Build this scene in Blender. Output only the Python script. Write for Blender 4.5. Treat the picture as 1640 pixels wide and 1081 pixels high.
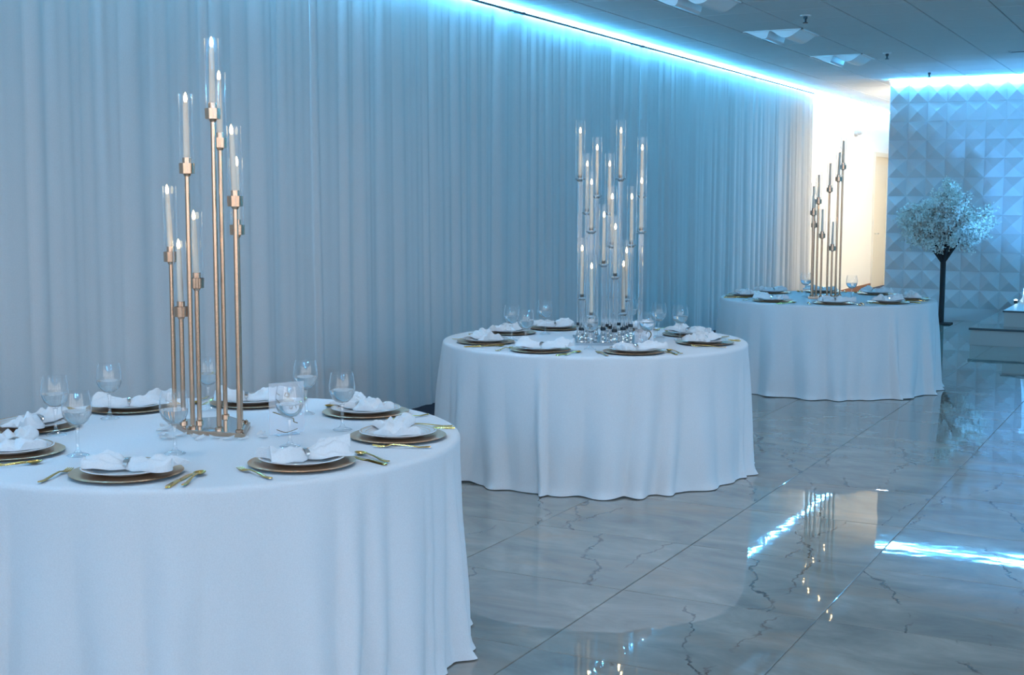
import bpy, math, random
from mathutils import Vector, Matrix, noise

for o in list(bpy.data.objects):
    bpy.data.objects.remove(o)
S = bpy.context.scene
COL = S.collection
PI = math.pi

# ------------------------------------------------------------------ camera
F_PX, PITCH, YAW, ROLL, CAM_H = 2107.4, 0.1036, 0.4864, 0.0025, 1.585
cam_d = bpy.data.cameras.new('camera')
cam = bpy.data.objects.new('camera', cam_d)
COL.objects.link(cam)
fw = Vector((-math.sin(YAW) * math.cos(PITCH), math.cos(YAW) * math.cos(PITCH), -math.sin(PITCH)))
r0 = Vector((math.cos(YAW), math.sin(YAW), 0))
u0 = r0.cross(fw)
rt = r0 * math.cos(ROLL) + u0 * math.sin(ROLL)
up = rt.cross(fw)
M = Matrix((rt, up, -fw)).transposed().to_4x4()
M.translation = Vector((0, 0, CAM_H))
cam.matrix_world = M
cam_d.sensor_width = 36.0
cam_d.lens = F_PX / 1640 * 36.0
cam_d.clip_start = 0.05
S.camera = cam

# ------------------------------------------------------------------ world, exposure
FILL_SKY = (1.0, 0.91, 0.89)  # tuned fill colour, let into the room by the added openings
FILL_SKY_STRENGTH = 3.1
LED_STRENGTH = 360.0
LED_COL = (0.09, 0.50, 0.98)
WARM_STRENGTH = 175.0
DOWN_WATTS = 22.0
w = bpy.data.worlds.new('daylight')
S.world = w
w.use_nodes = True
bg = w.node_tree.nodes['Background']
bg.inputs[0].default_value = (*FILL_SKY, 1)
bg.inputs[1].default_value = FILL_SKY_STRENGTH
S.view_settings.view_transform = 'Standard'
S.view_settings.look = 'None'
S.view_settings.gamma = 1.0
S.view_settings.use_curve_mapping = False
S.view_settings.exposure = 0.0
S.cycles.max_bounces = 18
S.cycles.transparent_max_bounces = 48
S.cycles.diffuse_bounces = 5
S.cycles.glossy_bounces = 6
S.cycles.transmission_bounces = 16
S.cycles.caustics_reflective = False
S.cycles.caustics_refractive = False
S.cycles.sample_clamp_indirect = 4.0
S.cycles.use_denoising = True

XW, XC, ZC = -5.46, -5.302, 3.24        # left wall, curtain line, ceiling
YP, XP = 18.40, -3.93                   # relief wall plane, its free end
XR, YB, YF = 6.0, -5.0, 27.0            # right wall, wall behind the camera, end of the corridor
WINS = [(-4.9, -2.5), (-2.1, 0.3), (0.7, 3.1), (3.4, 5.6)]  # unseen openings behind the camera, added for soft frontal fill
FILL_WINS_R = [(-4.2, -1.6), (-1.0, 1.6), (2.2, 4.8)]   # windows added in the right wall, fill light for curtains and cloths
PORTALS = [((a + b) / 2, YB - 0.02, b - a, PI / 2, 0.0) for a, b in WINS] + [(XR + 0.02, (a + b) / 2, b - a, PI / 2, PI / 2) for a, b in FILL_WINS_R]
for (lx, ly, lw, r1, r2) in PORTALS:    # portals for fill light through the made-up openings
    ld = bpy.data.lights.new('window_portal', 'AREA')
    ld.shape = 'RECTANGLE'
    ld.size, ld.size_y = lw, 2.1
    ld.cycles.is_portal = True
    lo = bpy.data.objects.new('window_portal', ld)
    COL.objects.link(lo)
    lo.location = (lx, ly, 1.75)
    lo.rotation_euler = (r1, 0, r2)

# ------------------------------------------------------------------ materials
MATS = {}


def mat(name, col, rough=0.6, metal=0.0, **kw):
    m = bpy.data.materials.new(name)
    m.use_nodes = True
    b = m.node_tree.nodes['Principled BSDF']
    b.inputs['Base Color'].default_value = (*col, 1)
    b.inputs['Roughness'].default_value = rough
    b.inputs['Metallic'].default_value = metal
    for k, v in kw.items():
        b.inputs[k.replace('_', ' ')].default_value = v
    MATS[name] = m
    return m


class NT:
    """little helper for node trees"""

    def __init__(self, m):
        self.t = m.node_tree
        self.m = m

    def n(self, typ, **kw):
        nd = self.t.nodes.new(typ)
        for k, v in kw.items():
            setattr(nd, k, v)
        return nd

    def l(self, a, b):
        self.t.links.new(a, b)

    def math(self, op, a, b=None, c=None, clamp=False):
        nd = self.n('ShaderNodeMath', operation=op)
        nd.use_clamp = clamp
        for i, v in enumerate((a, b, c)):
            if v is None:
                continue
            if isinstance(v, (int, float)):
                nd.inputs[i].default_value = v
            else:
                self.l(v, nd.inputs[i])
        return nd.outputs[0]

    def noise(self, vec, scale, detail=4, rough=0.55, dist=0.0):
        nd = self.n('ShaderNodeTexNoise')
        nd.inputs['Scale'].default_value = scale
        nd.inputs['Detail'].default_value = detail
        nd.inputs['Roughness'].default_value = rough
        nd.inputs['Distortion'].default_value = dist
        if vec is not None:
            self.l(vec, nd.inputs['Vector'])
        return nd.outputs['Fac']

    def ramp(self, fac, stops):
        nd = self.n('ShaderNodeValToRGB')
        e = nd.color_ramp.elements
        while len(e) < len(stops):
            e.new(0.5)
        for el, (p, c) in zip(e, stops):
            el.position = p
            el.color = (*c, 1) if len(c) == 3 else c
        self.l(fac, nd.inputs[0])
        return nd.outputs[0]

    def mix(self, fac, a, b):
        nd = self.n('ShaderNodeMix', data_type='RGBA')
        for i, v in ((0, fac), (6, a), (7, b)):
            if isinstance(v, (int, float)):
                nd.inputs[i].default_value = v
            elif isinstance(v, tuple):
                nd.inputs[i].default_value = (*v, 1)
            else:
                self.l(v, nd.inputs[i])
        return nd.outputs[2]


def bump_noise(m, scale, strength, dist=0.01, detail=3, stretch=None):
    t = NT(m)
    tc = t.n('ShaderNodeTexCoord')
    vec = tc.outputs['Object']
    if stretch:
        mp = t.n('ShaderNodeMapping')
        mp.inputs['Scale'].default_value = stretch
        t.l(vec, mp.inputs[0])
        vec = mp.outputs[0]
    f = t.noise(vec, scale, detail)
    b = t.n('ShaderNodeBump')
    b.inputs['Strength'].default_value = strength
    b.inputs['Distance'].default_value = dist
    t.l(f, b.inputs['Height'])
    t.l(b.outputs[0], m.node_tree.nodes['Principled BSDF'].inputs['Normal'])


def fabric(name, col, trans):
    """woven cloth: diffuse plus some light passing through"""
    m = bpy.data.materials.new(name)
    m.use_nodes = True
    t = NT(m)
    m.node_tree.nodes.remove(m.node_tree.nodes['Principled BSDF'])
    out = m.node_tree.nodes['Material Output']
    tc = t.n('ShaderNodeTexCoord')
    f = t.noise(tc.outputs['Object'], 260, 2)
    c = t.ramp(f, [(0.35, tuple(x * 0.94 for x in col)), (0.65, col)])
    f2 = t.noise(tc.outputs['Object'], 9, 3)
    bp = t.n('ShaderNodeBump')
    bp.inputs['Strength'].default_value = 0.12
    bp.inputs['Distance'].default_value = 0.01
    t.l(f2, bp.inputs['Height'])
    d = t.n('ShaderNodeBsdfDiffuse')
    tr = t.n('ShaderNodeBsdfTranslucent')
    t.l(c, d.inputs['Color'])
    t.l(c, tr.inputs['Color'])
    t.l(bp.outputs[0], d.inputs['Normal'])
    mx = t.n('ShaderNodeMixShader')
    mx.inputs[0].default_value = trans
    t.l(d.outputs[0], mx.inputs[1])
    t.l(tr.outputs[0], mx.inputs[2])
    t.l(mx.outputs[0], out.inputs['Surface'])
    MATS[name] = m
    return m


def thin_glass(name, tint=(1, 1, 1), edge=0.55, base=0.03, rough=0.02, edge_col=(0.9, 0.97, 1.0), rim=0.0):
    """thin-walled clear glass: see-through, mirror-like towards the edge"""
    m = bpy.data.materials.new(name)
    m.use_nodes = True
    t = NT(m)
    m.node_tree.nodes.remove(m.node_tree.nodes['Principled BSDF'])
    out = m.node_tree.nodes['Material Output']
    lw = t.n('ShaderNodeLayerWeight')
    lw.inputs['Blend'].default_value = 0.35
    fac = t.math('MULTIPLY_ADD', t.math('POWER', lw.outputs['Facing'], 3.0), edge, base, clamp=True)
    tr = t.n('ShaderNodeBsdfTransparent')
    tr.inputs[0].default_value = (*tint, 1)
    gl = t.n('ShaderNodeBsdfGlossy')
    gl.inputs['Color'].default_value = (*edge_col, 1)
    gl.inputs['Roughness'].default_value = rough
    mx = t.n('ShaderNodeMixShader')
    t.l(fac, mx.inputs[0])
    t.l(tr.outputs[0], mx.inputs[1])
    t.l(gl.outputs[0], mx.inputs[2])
    last = mx.outputs[0]
    if rim > 0:                            # bright edges put in as whitish diffuse, imitating light gathered in the glass
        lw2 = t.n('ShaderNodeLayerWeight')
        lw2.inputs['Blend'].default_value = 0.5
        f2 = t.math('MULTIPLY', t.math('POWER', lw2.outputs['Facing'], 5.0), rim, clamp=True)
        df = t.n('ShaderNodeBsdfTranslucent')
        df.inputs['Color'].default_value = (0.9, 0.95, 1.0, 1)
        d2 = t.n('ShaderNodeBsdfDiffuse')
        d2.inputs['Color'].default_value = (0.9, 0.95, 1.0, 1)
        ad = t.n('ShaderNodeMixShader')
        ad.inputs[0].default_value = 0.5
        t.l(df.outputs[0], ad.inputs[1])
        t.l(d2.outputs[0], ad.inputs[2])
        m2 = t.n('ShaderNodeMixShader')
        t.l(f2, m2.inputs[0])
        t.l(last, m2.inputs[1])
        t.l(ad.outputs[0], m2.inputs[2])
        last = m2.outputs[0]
    t.l(last, out.inputs['Surface'])
    MATS[name] = m
    return m


def solid_glass(name, col, ior):
    m = mat(name, col, 0.0)
    b = m.node_tree.nodes['Principled BSDF']
    b.inputs['Transmission Weight'].default_value = 1.0
    b.inputs['IOR'].default_value = ior
    return m


def emit(name, col, strength):
    m = bpy.data.materials.new(name)
    m.use_nodes = True
    t = NT(m)
    m.node_tree.nodes.remove(m.node_tree.nodes['Principled BSDF'])
    e = t.n('ShaderNodeEmission')
    e.inputs[0].default_value = (*col, 1)
    e.inputs[1].default_value = strength
    t.l(e.outputs[0], m.node_tree.nodes['Material Output'].inputs['Surface'])
    MATS[name] = m
    return m


def marble():
    m = mat('polished marble tile', (0.4, 0.4, 0.4), 0.022)
    t = NT(m)
    b = m.node_tree.nodes['Principled BSDF']
    b.inputs['IOR'].default_value = 2.15
    tc = t.n('ShaderNodeTexCoord')
    oi = t.n('ShaderNodeObjectInfo')
    rnd = oi.outputs['Random']
    off = t.n('ShaderNodeCombineXYZ')
    t.l(t.math('MULTIPLY', rnd, 37.0), off.inputs[0])
    t.l(t.math('MULTIPLY', rnd, 91.0), off.inputs[1])
    add = t.n('ShaderNodeVectorMath', operation='ADD')
    t.l(tc.outputs['Object'], add.inputs[0])
    t.l(off.outputs[0], add.inputs[1])
    v = add.outputs[0]
    mp = t.n('ShaderNodeMapping')
    mp.inputs['Rotation'].default_value = (0, 0, 0.45)
    mp.inputs['Scale'].default_value = (0.75, 1.5, 1)
    t.l(v, mp.inputs[0])
    cloud = t.noise(mp.outputs[0], 2.4, 7, 0.62, 0.6)
    base = t.ramp(cloud, [(0.28, (0.19, 0.18, 0.16)), (0.45, (0.26, 0.245, 0.212)), (0.58, (0.325, 0.30, 0.258)), (0.75, (0.43, 0.395, 0.34))])
    warm = t.noise(mp.outputs[0], 1.7, 5, 0.6, 0.3)
    wf = t.math('MULTIPLY', t.math('SUBTRACT', warm, 0.52, clamp=True), 3.3, clamp=True)
    base = t.mix(wf, base, (0.36, 0.25, 0.17))
    sx = t.n('ShaderNodeSeparateXYZ')
    t.l(tc.outputs['Object'], sx.inputs[0])
    wob = t.noise(v, 9.0, 5, 0.6)
    wob2 = t.noise(v, 1.6, 2)

    def vein(ax, ay, x0k, width, thr, seedscale):
        # a crack running across the tile, wandering with noise, fading in and out
        a = t.math('MULTIPLY_ADD', sx.outputs[0], ax, t.math('MULTIPLY', sx.outputs[1], ay))
        a = t.math('ADD', a, t.math('MULTIPLY', t.math('SUBTRACT', wob, 0.5), 0.13))
        a = t.math('ADD', a, t.math('MULTIPLY', t.math('SUBTRACT', wob2, 0.5), 0.34))
        fr = t.math('FRACT', t.math('MULTIPLY', rnd, seedscale))
        a = t.math('SUBTRACT', a, t.math('MULTIPLY', t.math('SUBTRACT', fr, 0.5), x0k))
        d = t.math('ABSOLUTE', a)
        wn = t.noise(v, 11.0, 3)
        wd = t.math('MULTIPLY', wn, width)
        line = t.math('SUBTRACT', 1.0, t.math('DIVIDE', d, wd), clamp=True)
        mask = t.noise(v, 2.7 + seedscale * 0.01, 2)
        mk = t.math('MULTIPLY', t.math('SUBTRACT', mask, thr, clamp=True), 9.0, clamp=True)
        return t.math('MULTIPLY', line, mk)
    v1 = vein(0.90, 0.36, 0.7, 0.017, 0.40, 17.3)
    v2 = vein(0.97, -0.08, 0.9, 0.015, 0.44, 53.1)
    v3 = vein(0.30, 1.0, 0.6, 0.007, 0.50, 29.7)
    base = t.mix(t.math('MULTIPLY', v3, 0.7, clamp=True), base, (0.22, 0.12, 0.075))
    base = t.mix(v2, base, (0.13, 0.075, 0.055))
    base = t.mix(v1, base, (0.05, 0.034, 0.03))
    t.l(base, b.inputs['Base Color'])
    wv = t.noise(v, 4.5, 2)
    bp = t.n('ShaderNodeBump')
    bp.inputs['Strength'].default_value = 0.03
    bp.inputs['Distance'].default_value = 0.02
    t.l(wv, bp.inputs['Height'])
    t.l(bp.outputs[0], b.inputs['Normal'])
    return m


marble()
mat('grout', (0.30, 0.29, 0.27), 0.7)
mat('white paint', (0.75, 0.75, 0.75), 0.75)
mat('cream paint', (0.84, 0.80, 0.72), 0.6)
mat('cream door', (0.76, 0.68, 0.54), 0.5)
mat('relief panel', (0.72, 0.72, 0.73), 0.55)
mat('ceiling tile', (0.80, 0.79, 0.77), 0.9)
bump_noise(MATS['ceiling tile'], 120, 0.25, 0.002)
mat('ceiling grid', (0.60, 0.60, 0.60), 0.6)
mat('white enamel', (0.85, 0.85, 0.84), 0.35)
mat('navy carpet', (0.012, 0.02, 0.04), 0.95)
bump_noise(MATS['navy carpet'], 300, 0.4, 0.004)
mat('brown wood', (0.22, 0.10, 0.05), 0.5)
mat('dark metal', (0.05, 0.06, 0.07), 0.35, 0.8)
mat('brushed gold', (0.80, 0.50, 0.24), 0.22, 1.0)
bump_noise(MATS['brushed gold'], 40, 0.15, 0.002)
mat('rose gold', (0.60, 0.41, 0.29), 0.22, 1.0)
bump_noise(MATS['rose gold'], 90, 0.10, 0.002)
mat('antique gold', (0.60, 0.36, 0.20), 0.35, 0.85)
bump_noise(MATS['antique gold'], 60, 0.25, 0.003)
mat('cutlery gold', (0.80, 0.53, 0.16), 0.2, 1.0)
mat('chrome', (0.85, 0.88, 0.9), 0.06, 1.0)
mat('mirror glass', (0.75, 0.82, 0.86), 0.03, 1.0)
mat('white china', (0.82, 0.82, 0.82), 0.12)
mat('candle wax', (0.80, 0.66, 0.52), 0.5, Subsurface_Weight=0.0)
mat('black bark', (0.012, 0.008, 0.008), 0.7)
bump_noise(MATS['black bark'], 40, 0.5, 0.01)
mat('blossom white', (0.80, 0.82, 0.76), 0.7)
mat('stage paint', (0.50, 0.48, 0.45), 0.5)
mat('stage trim', (0.06, 0.08, 0.09), 0.4)
mat('black plastic', (0.02, 0.02, 0.02), 0.4)
mat('ink gold', (0.20, 0.13, 0.05), 0.5)
fabric('sheer curtain', (0.80, 0.80, 0.80), 0.35)
fabric('tablecloth', (0.80, 0.81, 0.82), 0.05)
fabric('napkin', (0.90, 0.90, 0.90), 0.12)
fabric('petal', (0.88, 0.86, 0.84), 0.3)
thin_glass('goblet glass', edge=0.5, base=0.035, rim=0.55)
thin_glass('goblet stem', edge=0.6, base=0.14, rim=1.0)
thin_glass('crystal chimney', edge=0.6, base=0.02, rough=0.04, rim=1.0)
thin_glass('chimney glass', edge=0.5, base=0.015, rough=0.05, rim=0.75)
solid_glass('acrylic rod', (0.98, 0.99, 1.0), 1.49)
solid_glass('crystal', (0.97, 0.99, 1.0), 1.6)
m = thin_glass('frosted acrylic', edge=0.3, base=0.25, rough=0.4, tint=(0.92, 0.95, 0.98), edge_col=(0.95, 0.95, 0.95))
mw = mat('water', (0.95, 0.98, 1.0), 0.0)
mw.node_tree.nodes['Principled BSDF'].inputs['Transmission Weight'].default_value = 1.0
mw.node_tree.nodes['Principled BSDF'].inputs['IOR'].default_value = 1.33
emit('led cyan', LED_COL, LED_STRENGTH)
emit('flame', (1.0, 0.72, 0.36), 14.0)
emit('warm lamp', (1.0, 0.915, 0.79), WARM_STRENGTH)
emit('down lens', (0.8, 0.92, 1.0), 25.0)
emit('uplight lens', (0.65, 0.9, 1.0), 30.0)


# ------------------------------------------------------------------ mesh helpers
class MB:
    def __init__(self):
        self.v = []
        self.f = []

    def add(self, vs, fs):
        k = len(self.v)
        self.v += [tuple(p) for p in vs]
        self.f += [tuple(i + k for i in q) for q in fs]
        return self

    def box(self, a, b):
        x0, y0, z0 = a
        x1, y1, z1 = b
        return self.add([(x0, y0, z0), (x1, y0, z0), (x1, y1, z0), (x0, y1, z0), (x0, y0, z1), (x1, y0, z1), (x1, y1, z1), (x0, y1, z1)],
                        [(0, 3, 2, 1), (4, 5, 6, 7), (0, 1, 5, 4), (1, 2, 6, 5), (2, 3, 7, 6), (3, 0, 4, 7)])

    def bbox(self, a, b, e=0.004):
        """box with chamfered top and vertical edges"""
        x0, y0, z0 = a
        x1, y1, z1 = b
        r1 = [(x0, y0), (x1, y0), (x1, y1), (x0, y1)]
        r2 = [(x0 + e, y0 + e), (x1 - e, y0 + e), (x1 - e, y1 - e), (x0 + e, y1 - e)]
        vs = [(x, y, z0) for x, y in r1] + [(x, y, z1 - e) for x, y in r1] + [(x, y, z1) for x, y in r2]
        fs = [(0, 3, 2, 1), (8, 9, 10, 11)]
        for j in (0, 4):
            for i in range(4):
                k = (i + 1) % 4
                fs.append((j + i, j + k, j + 4 + k, j + 4 + i))
        return self.add(vs, fs)

    def lathe(self, prof, seg=32, c=(0, 0, 0)):
        vs, fs = [], []
        rings = []
        for r, z in prof:
            if r < 1e-6:
                rings.append([len(vs)])
                vs.append((c[0], c[1], c[2] + z))
            else:
                rings.append(list(range(len(vs), len(vs) + seg)))
                for i in range(seg):
                    a = 2 * PI * i / seg
                    vs.append((c[0] + r * math.cos(a), c[1] + r * math.sin(a), c[2] + z))
        for A, B in zip(rings, rings[1:]):
            for i in range(seg):
                j = (i + 1) % seg
                if len(A) == 1 and len(B) == 1:
                    continue
                if len(A) == 1:
                    fs.append((A[0], B[j], B[i]))
                elif len(B) == 1:
                    fs.append((A[i], A[j], B[0]))
                else:
                    fs.append((A[i], A[j], B[j], B[i]))
        return self.add(vs, fs)

    def tube(self, pts, rad, seg=8, cap=True):
        pts = [Vector(p) for p in pts]
        if isinstance(rad, (int, float)):
            rad = [rad] * len(pts)
        vs, fs = [], []
        prev = None
        for i, p in enumerate(pts):
            d = (pts[min(i + 1, len(pts) - 1)] - pts[max(i - 1, 0)]).normalized()
            if prev is None:
                a = d.orthogonal().normalized()
            else:
                a = (prev - d * prev.dot(d)).normalized()
            prev = a
            b = d.cross(a)
            for k in range(seg):
                t = 2 * PI * k / seg
                vs.append(p + (a * math.cos(t) + b * math.sin(t)) * rad[i])
        for i in range(len(pts) - 1):
            for k in range(seg):
                j = (k + 1) % seg
                fs.append((i * seg + k, i * seg + j, (i + 1) * seg + j, (i + 1) * seg + k))
        if cap:
            fs.append(tuple(range(seg - 1, -1, -1)))
            fs.append(tuple(range((len(pts) - 1) * seg, len(pts) * seg)))
        return self.add(vs, fs)

    def loft(self, secs):
        """secs: (y, halfwidth, z, thickness, x) rectangles along y"""
        vs, fs = [], []
        for y, hw, z, th, x in secs:
            vs += [(x - hw, y, z), (x + hw, y, z), (x + hw * 0.8, y, z + th), (x - hw * 0.8, y, z + th)]
        n = len(secs)
        for i in range(n - 1):
            for k in range(4):
                j = (k + 1) % 4
                fs.append((i * 4 + k, i * 4 + j, (i + 1) * 4 + j, (i + 1) * 4 + k))
        fs.append((3, 2, 1, 0))
        fs.append(tuple(range((n - 1) * 4, n * 4)))
        return self.add(vs, fs)

    def mesh(self, name, m, smooth=None):
        me = bpy.data.meshes.new(name)
        me.from_pydata([tuple(p) for p in self.v], [], self.f)
        me.materials.append(MATS[m])
        me.validate()
        if smooth is not None:
            me.shade_smooth()
            me.set_sharp_from_angle(angle=math.radians(smooth))
        return me


def obj(name, data, parent=None, loc=(0, 0, 0), rz=0.0):
    o = bpy.data.objects.new(name, data)
    COL.objects.link(o)
    o.location = loc
    o.rotation_euler = (0, 0, rz)
    if parent is not None:
        o.parent = parent
    return o


def tag(o, label, cat, group=None):
    o['label'] = label
    o['category'] = cat
    if group:
        o['group'] = group
    return o


def struct(o, label=None):
    o['kind'] = 'structure'
    if label:
        o['label'] = label
    return o


def box_obj(name, m, a, b, parent=None, e=None):
    """box whose origin is at its base centre"""
    c = ((a[0] + b[0]) / 2, (a[1] + b[1]) / 2, a[2])
    A = tuple(a[i] - c[i] for i in range(3))
    B = tuple(b[i] - c[i] for i in range(3))
    mb = MB()
    (mb.box(A, B) if e is None else mb.bbox(A, B, e))
    return obj(name, mb.mesh(name, m), parent, c)


def copy_tree(o, parent=None):
    c = o.copy()
    COL.objects.link(c)
    c.parent = parent
    for ch in list(o.children):
        copy_tree(ch, c)
    return c


# ------------------------------------------------------------------ floor
TS, GX, GY = 0.804, -1.25, 4.056
fl = struct(box_obj('floor', 'grout', (XW - 0.2, YB - 0.2, -0.12), (XR + 0.2, YF + 0.2, -0.004)), 'polished grey marble tile floor with dark brown veins')
g = 0.0015
tm = MB().bbox((-TS / 2 + g, -TS / 2 + g, -0.012), (TS / 2 - g, TS / 2 - g, 0.0), 0.0022).mesh('tile', 'polished marble tile')
fz = 0.12
far = MB()
for i in range(-6, 10):
    for j in range(-12, 29):
        x = GX + (i + 0.5) * TS
        y = GY + (j + 0.5) * TS
        if x < -5.05 or x > XR - 0.3 or y < YB + 0.3 or y > YF - 0.3:
            continue
        near = (-5.2 < x < 0.9 + 0.0 * y) and (2.0 < y < 19.0) and (x > -0.60 * y - 1.6) and (x < 0.9 - 0.0 * y)
        if near:
            obj('tile', tm, fl, (x - fl.location[0], y - fl.location[1], fz))
        else:
            far.bbox((x - TS / 2 + g - fl.location[0], y - TS / 2 + g - fl.location[1], fz - 0.012),
                     (x + TS / 2 - g - fl.location[0], y + TS / 2 - g - fl.location[1], fz), 0.0022)
fo = obj('outer_tiles', far.mesh('outer_tiles', 'polished marble tile'), fl)
fo['kind'] = 'stuff'
struct(box_obj('trim_1', 'navy carpet', (XW, YB, -0.004), (-4.98, YF, 0.006)), 'dark navy carpet strip along the curtain')  # dark navy strip on the floor beside the curtain

# ------------------------------------------------------------------ walls
struct(box_obj('wall_left', 'cream paint', (XW - 0.2, YB - 0.2, 0), (XW, YF + 0.2, ZC)), 'cream wall carrying on behind the white curtains')
wr = MB()
wr.box((XR, YB - 0.2, 0), (XR + 0.2, YF + 0.2, 0.7)).box((XR, YB - 0.2, 2.8), (XR + 0.2, YF + 0.2, ZC))
ys = [YB - 0.2] + [v for a in FILL_WINS_R for v in a] + [YF + 0.2]
for a, b in zip(ys[0::2], ys[1::2]):
    wr.box((XR, a, 0.7), (XR + 0.2, b, 2.8))
struct(obj('wall_right', wr.mesh('wall_right', 'white paint')))
struct(box_obj('wall_end', 'cream paint', (XW, YF, 0), (XR, YF + 0.2, ZC)))
wb = MB()
z0, z1 = 0.7, 2.8
wb.box((XW, YB - 0.2, 0), (XR, YB, z0)).box((XW, YB - 0.2, z1), (XR, YB, ZC))
xs = [XW] + [v for a in WINS for v in a] + [XR]
for a, b in zip(xs[0::2], xs[1::2]):
    wb.box((a, YB - 0.2, z0), (b, YB, z1))
struct(obj('wall_back', wb.mesh('wall_back', 'white paint')))
for i, (a, b) in enumerate(WINS):  # frames of the made-up openings behind the camera
    fr = MB()
    for (p, q) in (((a, z0), (a + 0.05, z1)), ((b - 0.05, z0), (b, z1)), ((a, z0), (b, z0 + 0.05)), ((a, z1 - 0.05), (b, z1)), (((a + b) / 2 - 0.025, z0), ((a + b) / 2 + 0.025, z1))):
        fr.box((p[0], YB - 0.14, p[1]), (q[0], YB - 0.08, q[1]))
    struct(obj('window_%d' % (i + 1), fr.mesh('window', 'white enamel')))
for i, (a, b) in enumerate(FILL_WINS_R):  # frames of the openings added in the right wall
    fr = MB()
    for (p, q) in (((a, z0), (a + 0.05, z1)), ((b - 0.05, z0), (b, z1)), ((a, z0), (b, z0 + 0.05)), ((a, z1 - 0.05), (b, z1)), (((a + b) / 2 - 0.025, z0), ((a + b) / 2 + 0.025, z1))):
        fr.box((XR + 0.08, p[0], p[1]), (XR + 0.14, q[0], q[1]))
    struct(obj('window_%d' % (i + 5), fr.mesh('window', 'white enamel')))

# relief wall: pyramid panels, each its own piece
pw = struct(box_obj('wall_front', 'relief panel', (XP, YP, 0), (XR, YP + 0.2, ZC)), 'white feature wall of square pyramid relief panels')
PS, PT = 0.25, 3.159
pm = MB()
h, e = PS / 2 - 0.0012, 0.064
pm.add([(-h, 0, -h), (h, 0, -h), (h, 0, h), (-h, 0, h), (-h, -0.006, -h), (h, -0.006, -h), (h, -0.006, h), (-h, -0.006, h), (0, -e, 0)],
       [(4, 5, 8), (5, 6, 8), (6, 7, 8), (7, 4, 8), (0, 1, 5, 4), (1, 2, 6, 5), (2, 3, 7, 6), (3, 0, 4, 7), (0, 3, 2, 1)])
pme = pm.mesh('panel', 'relief panel')
for i in range(16):
    for k in range(13):
        z = PT - (k + 0.5) * PS
        if z < PS * 0.45:
            continue
        obj('panel', pme, pw, (XP + (i + 0.5) * PS - pw.location[0], YP - pw.location[1], z))
box_obj('skirting', 'relief panel', (XP - pw.location[0], -0.12, 0), (XP + 4.0 - pw.location[0], -0.1, PT - 12 * PS), pw)

# doorway and trim in the far corridor wall
d1 = obj('door_1', None, None, (XW, 24.92, 0))
struct(d1, 'cream door in the lit wall past the relief panels')
obj('door_leaf', MB().bbox((-0.0, -0.5, 0.01), (0.02, 0.5, 2.40), 0.003).mesh('door_leaf', 'cream door'), d1)
dfm = MB().box((0, -0.58, 0), (0.035, -0.5, 2.48)).box((0, 0.5, 0), (0.035, 0.58, 2.48)).box((0, -0.5, 2.40), (0.035, 0.5, 2.48))
obj('door_frame', dfm.mesh('door_frame', 'cream door'), d1)
obj('door_handle', MB().tube([(0.02, -0.42, 1.0), (0.07, -0.42, 1.0), (0.07, -0.30, 1.0)], 0.01).mesh('door_handle', 'chrome', 40), d1)
struct(box_obj('baseboard_left', 'brown wood', (XW, 19.5, 0.006), (XW + 0.015, 24.33, 0.10)))
sn = tag(obj('wall_alarm', None, None, (XW, 22.9, 2.78)), 'small round white alarm fitting high on the cream corridor wall', 'alarm')
sm = MB().lathe([(0.0, 0.0), (0.085, 0.0), (0.085, 0.03), (0.075, 0.045), (0.0, 0.045)], 24)
so = obj('back_plate', sm.mesh('back_plate', 'white enamel', 40), sn)
so.rotation_euler = (0, PI / 2, 0)
sm = MB().lathe([(0.06, 0.04), (0.06, 0.08), (0.045, 0.11), (0.0, 0.12)], 24)
so = obj('dome', sm.mesh('dome', 'white enamel', 40), sn)
so.rotation_euler = (0, PI / 2, 0)

# ------------------------------------------------------------------ ceiling
ce = struct(box_obj('ceiling', 'ceiling grid', (XW - 0.2, YB - 0.2, ZC), (XR + 0.2, YF + 0.2, ZC + 0.15)), 'pale acoustic tile ceiling')
CT = 0.61
CX0, CY0 = -4.145, 12.60
ctm = MB().add(*(lambda q: (q.v, q.f))(MB().bbox((-CT / 2 + 0.006, -CT / 2 + 0.006, 0), (CT / 2 - 0.006, CT / 2 - 0.006, 0.012), 0.004)))
ctm.v = [(x, -y, -z) for x, y, z in ctm.v]
ctme = ctm.mesh('ceiling_tile', 'ceiling tile')
LIGHTS = [(0, -4), (0, 0), (0, 4)]
LIGHT_CELLS = {(0, round((10.06 - CY0) / CT)), (0, 0), (0, round((15.20 - CY0) / CT))}
farc = MB()
for i in range(-2, 17):
    for j in range(-29, 24):
        x, y = CX0 + (i + 0.5) * CT, CY0 + (j + 0.5) * CT
        if x < XW + 0.33 or x > XR - 0.3 or y < YB + 0.3 or y > YF - 0.3:
            continue
        if (i, j) in LIGHT_CELLS:
            continue
        L = (x - ce.location[0], y - ce.location[1])
        if 8.8 < y < 18.2 and x < 0.2 and x > -0.60 * y + 1.0:
            obj('ceiling_tile', ctme, ce, (L[0], L[1], 0))
        else:
            q = CT / 2 - 0.006
            farc.box((L[0] - q, L[1] - q, -0.012), (L[0] + q, L[1] + q, 0))
fo = obj('outer_ceiling_tiles', farc.mesh('outer_ceiling_tiles', 'ceiling tile'), ce)
fo['kind'] = 'stuff'


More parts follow.
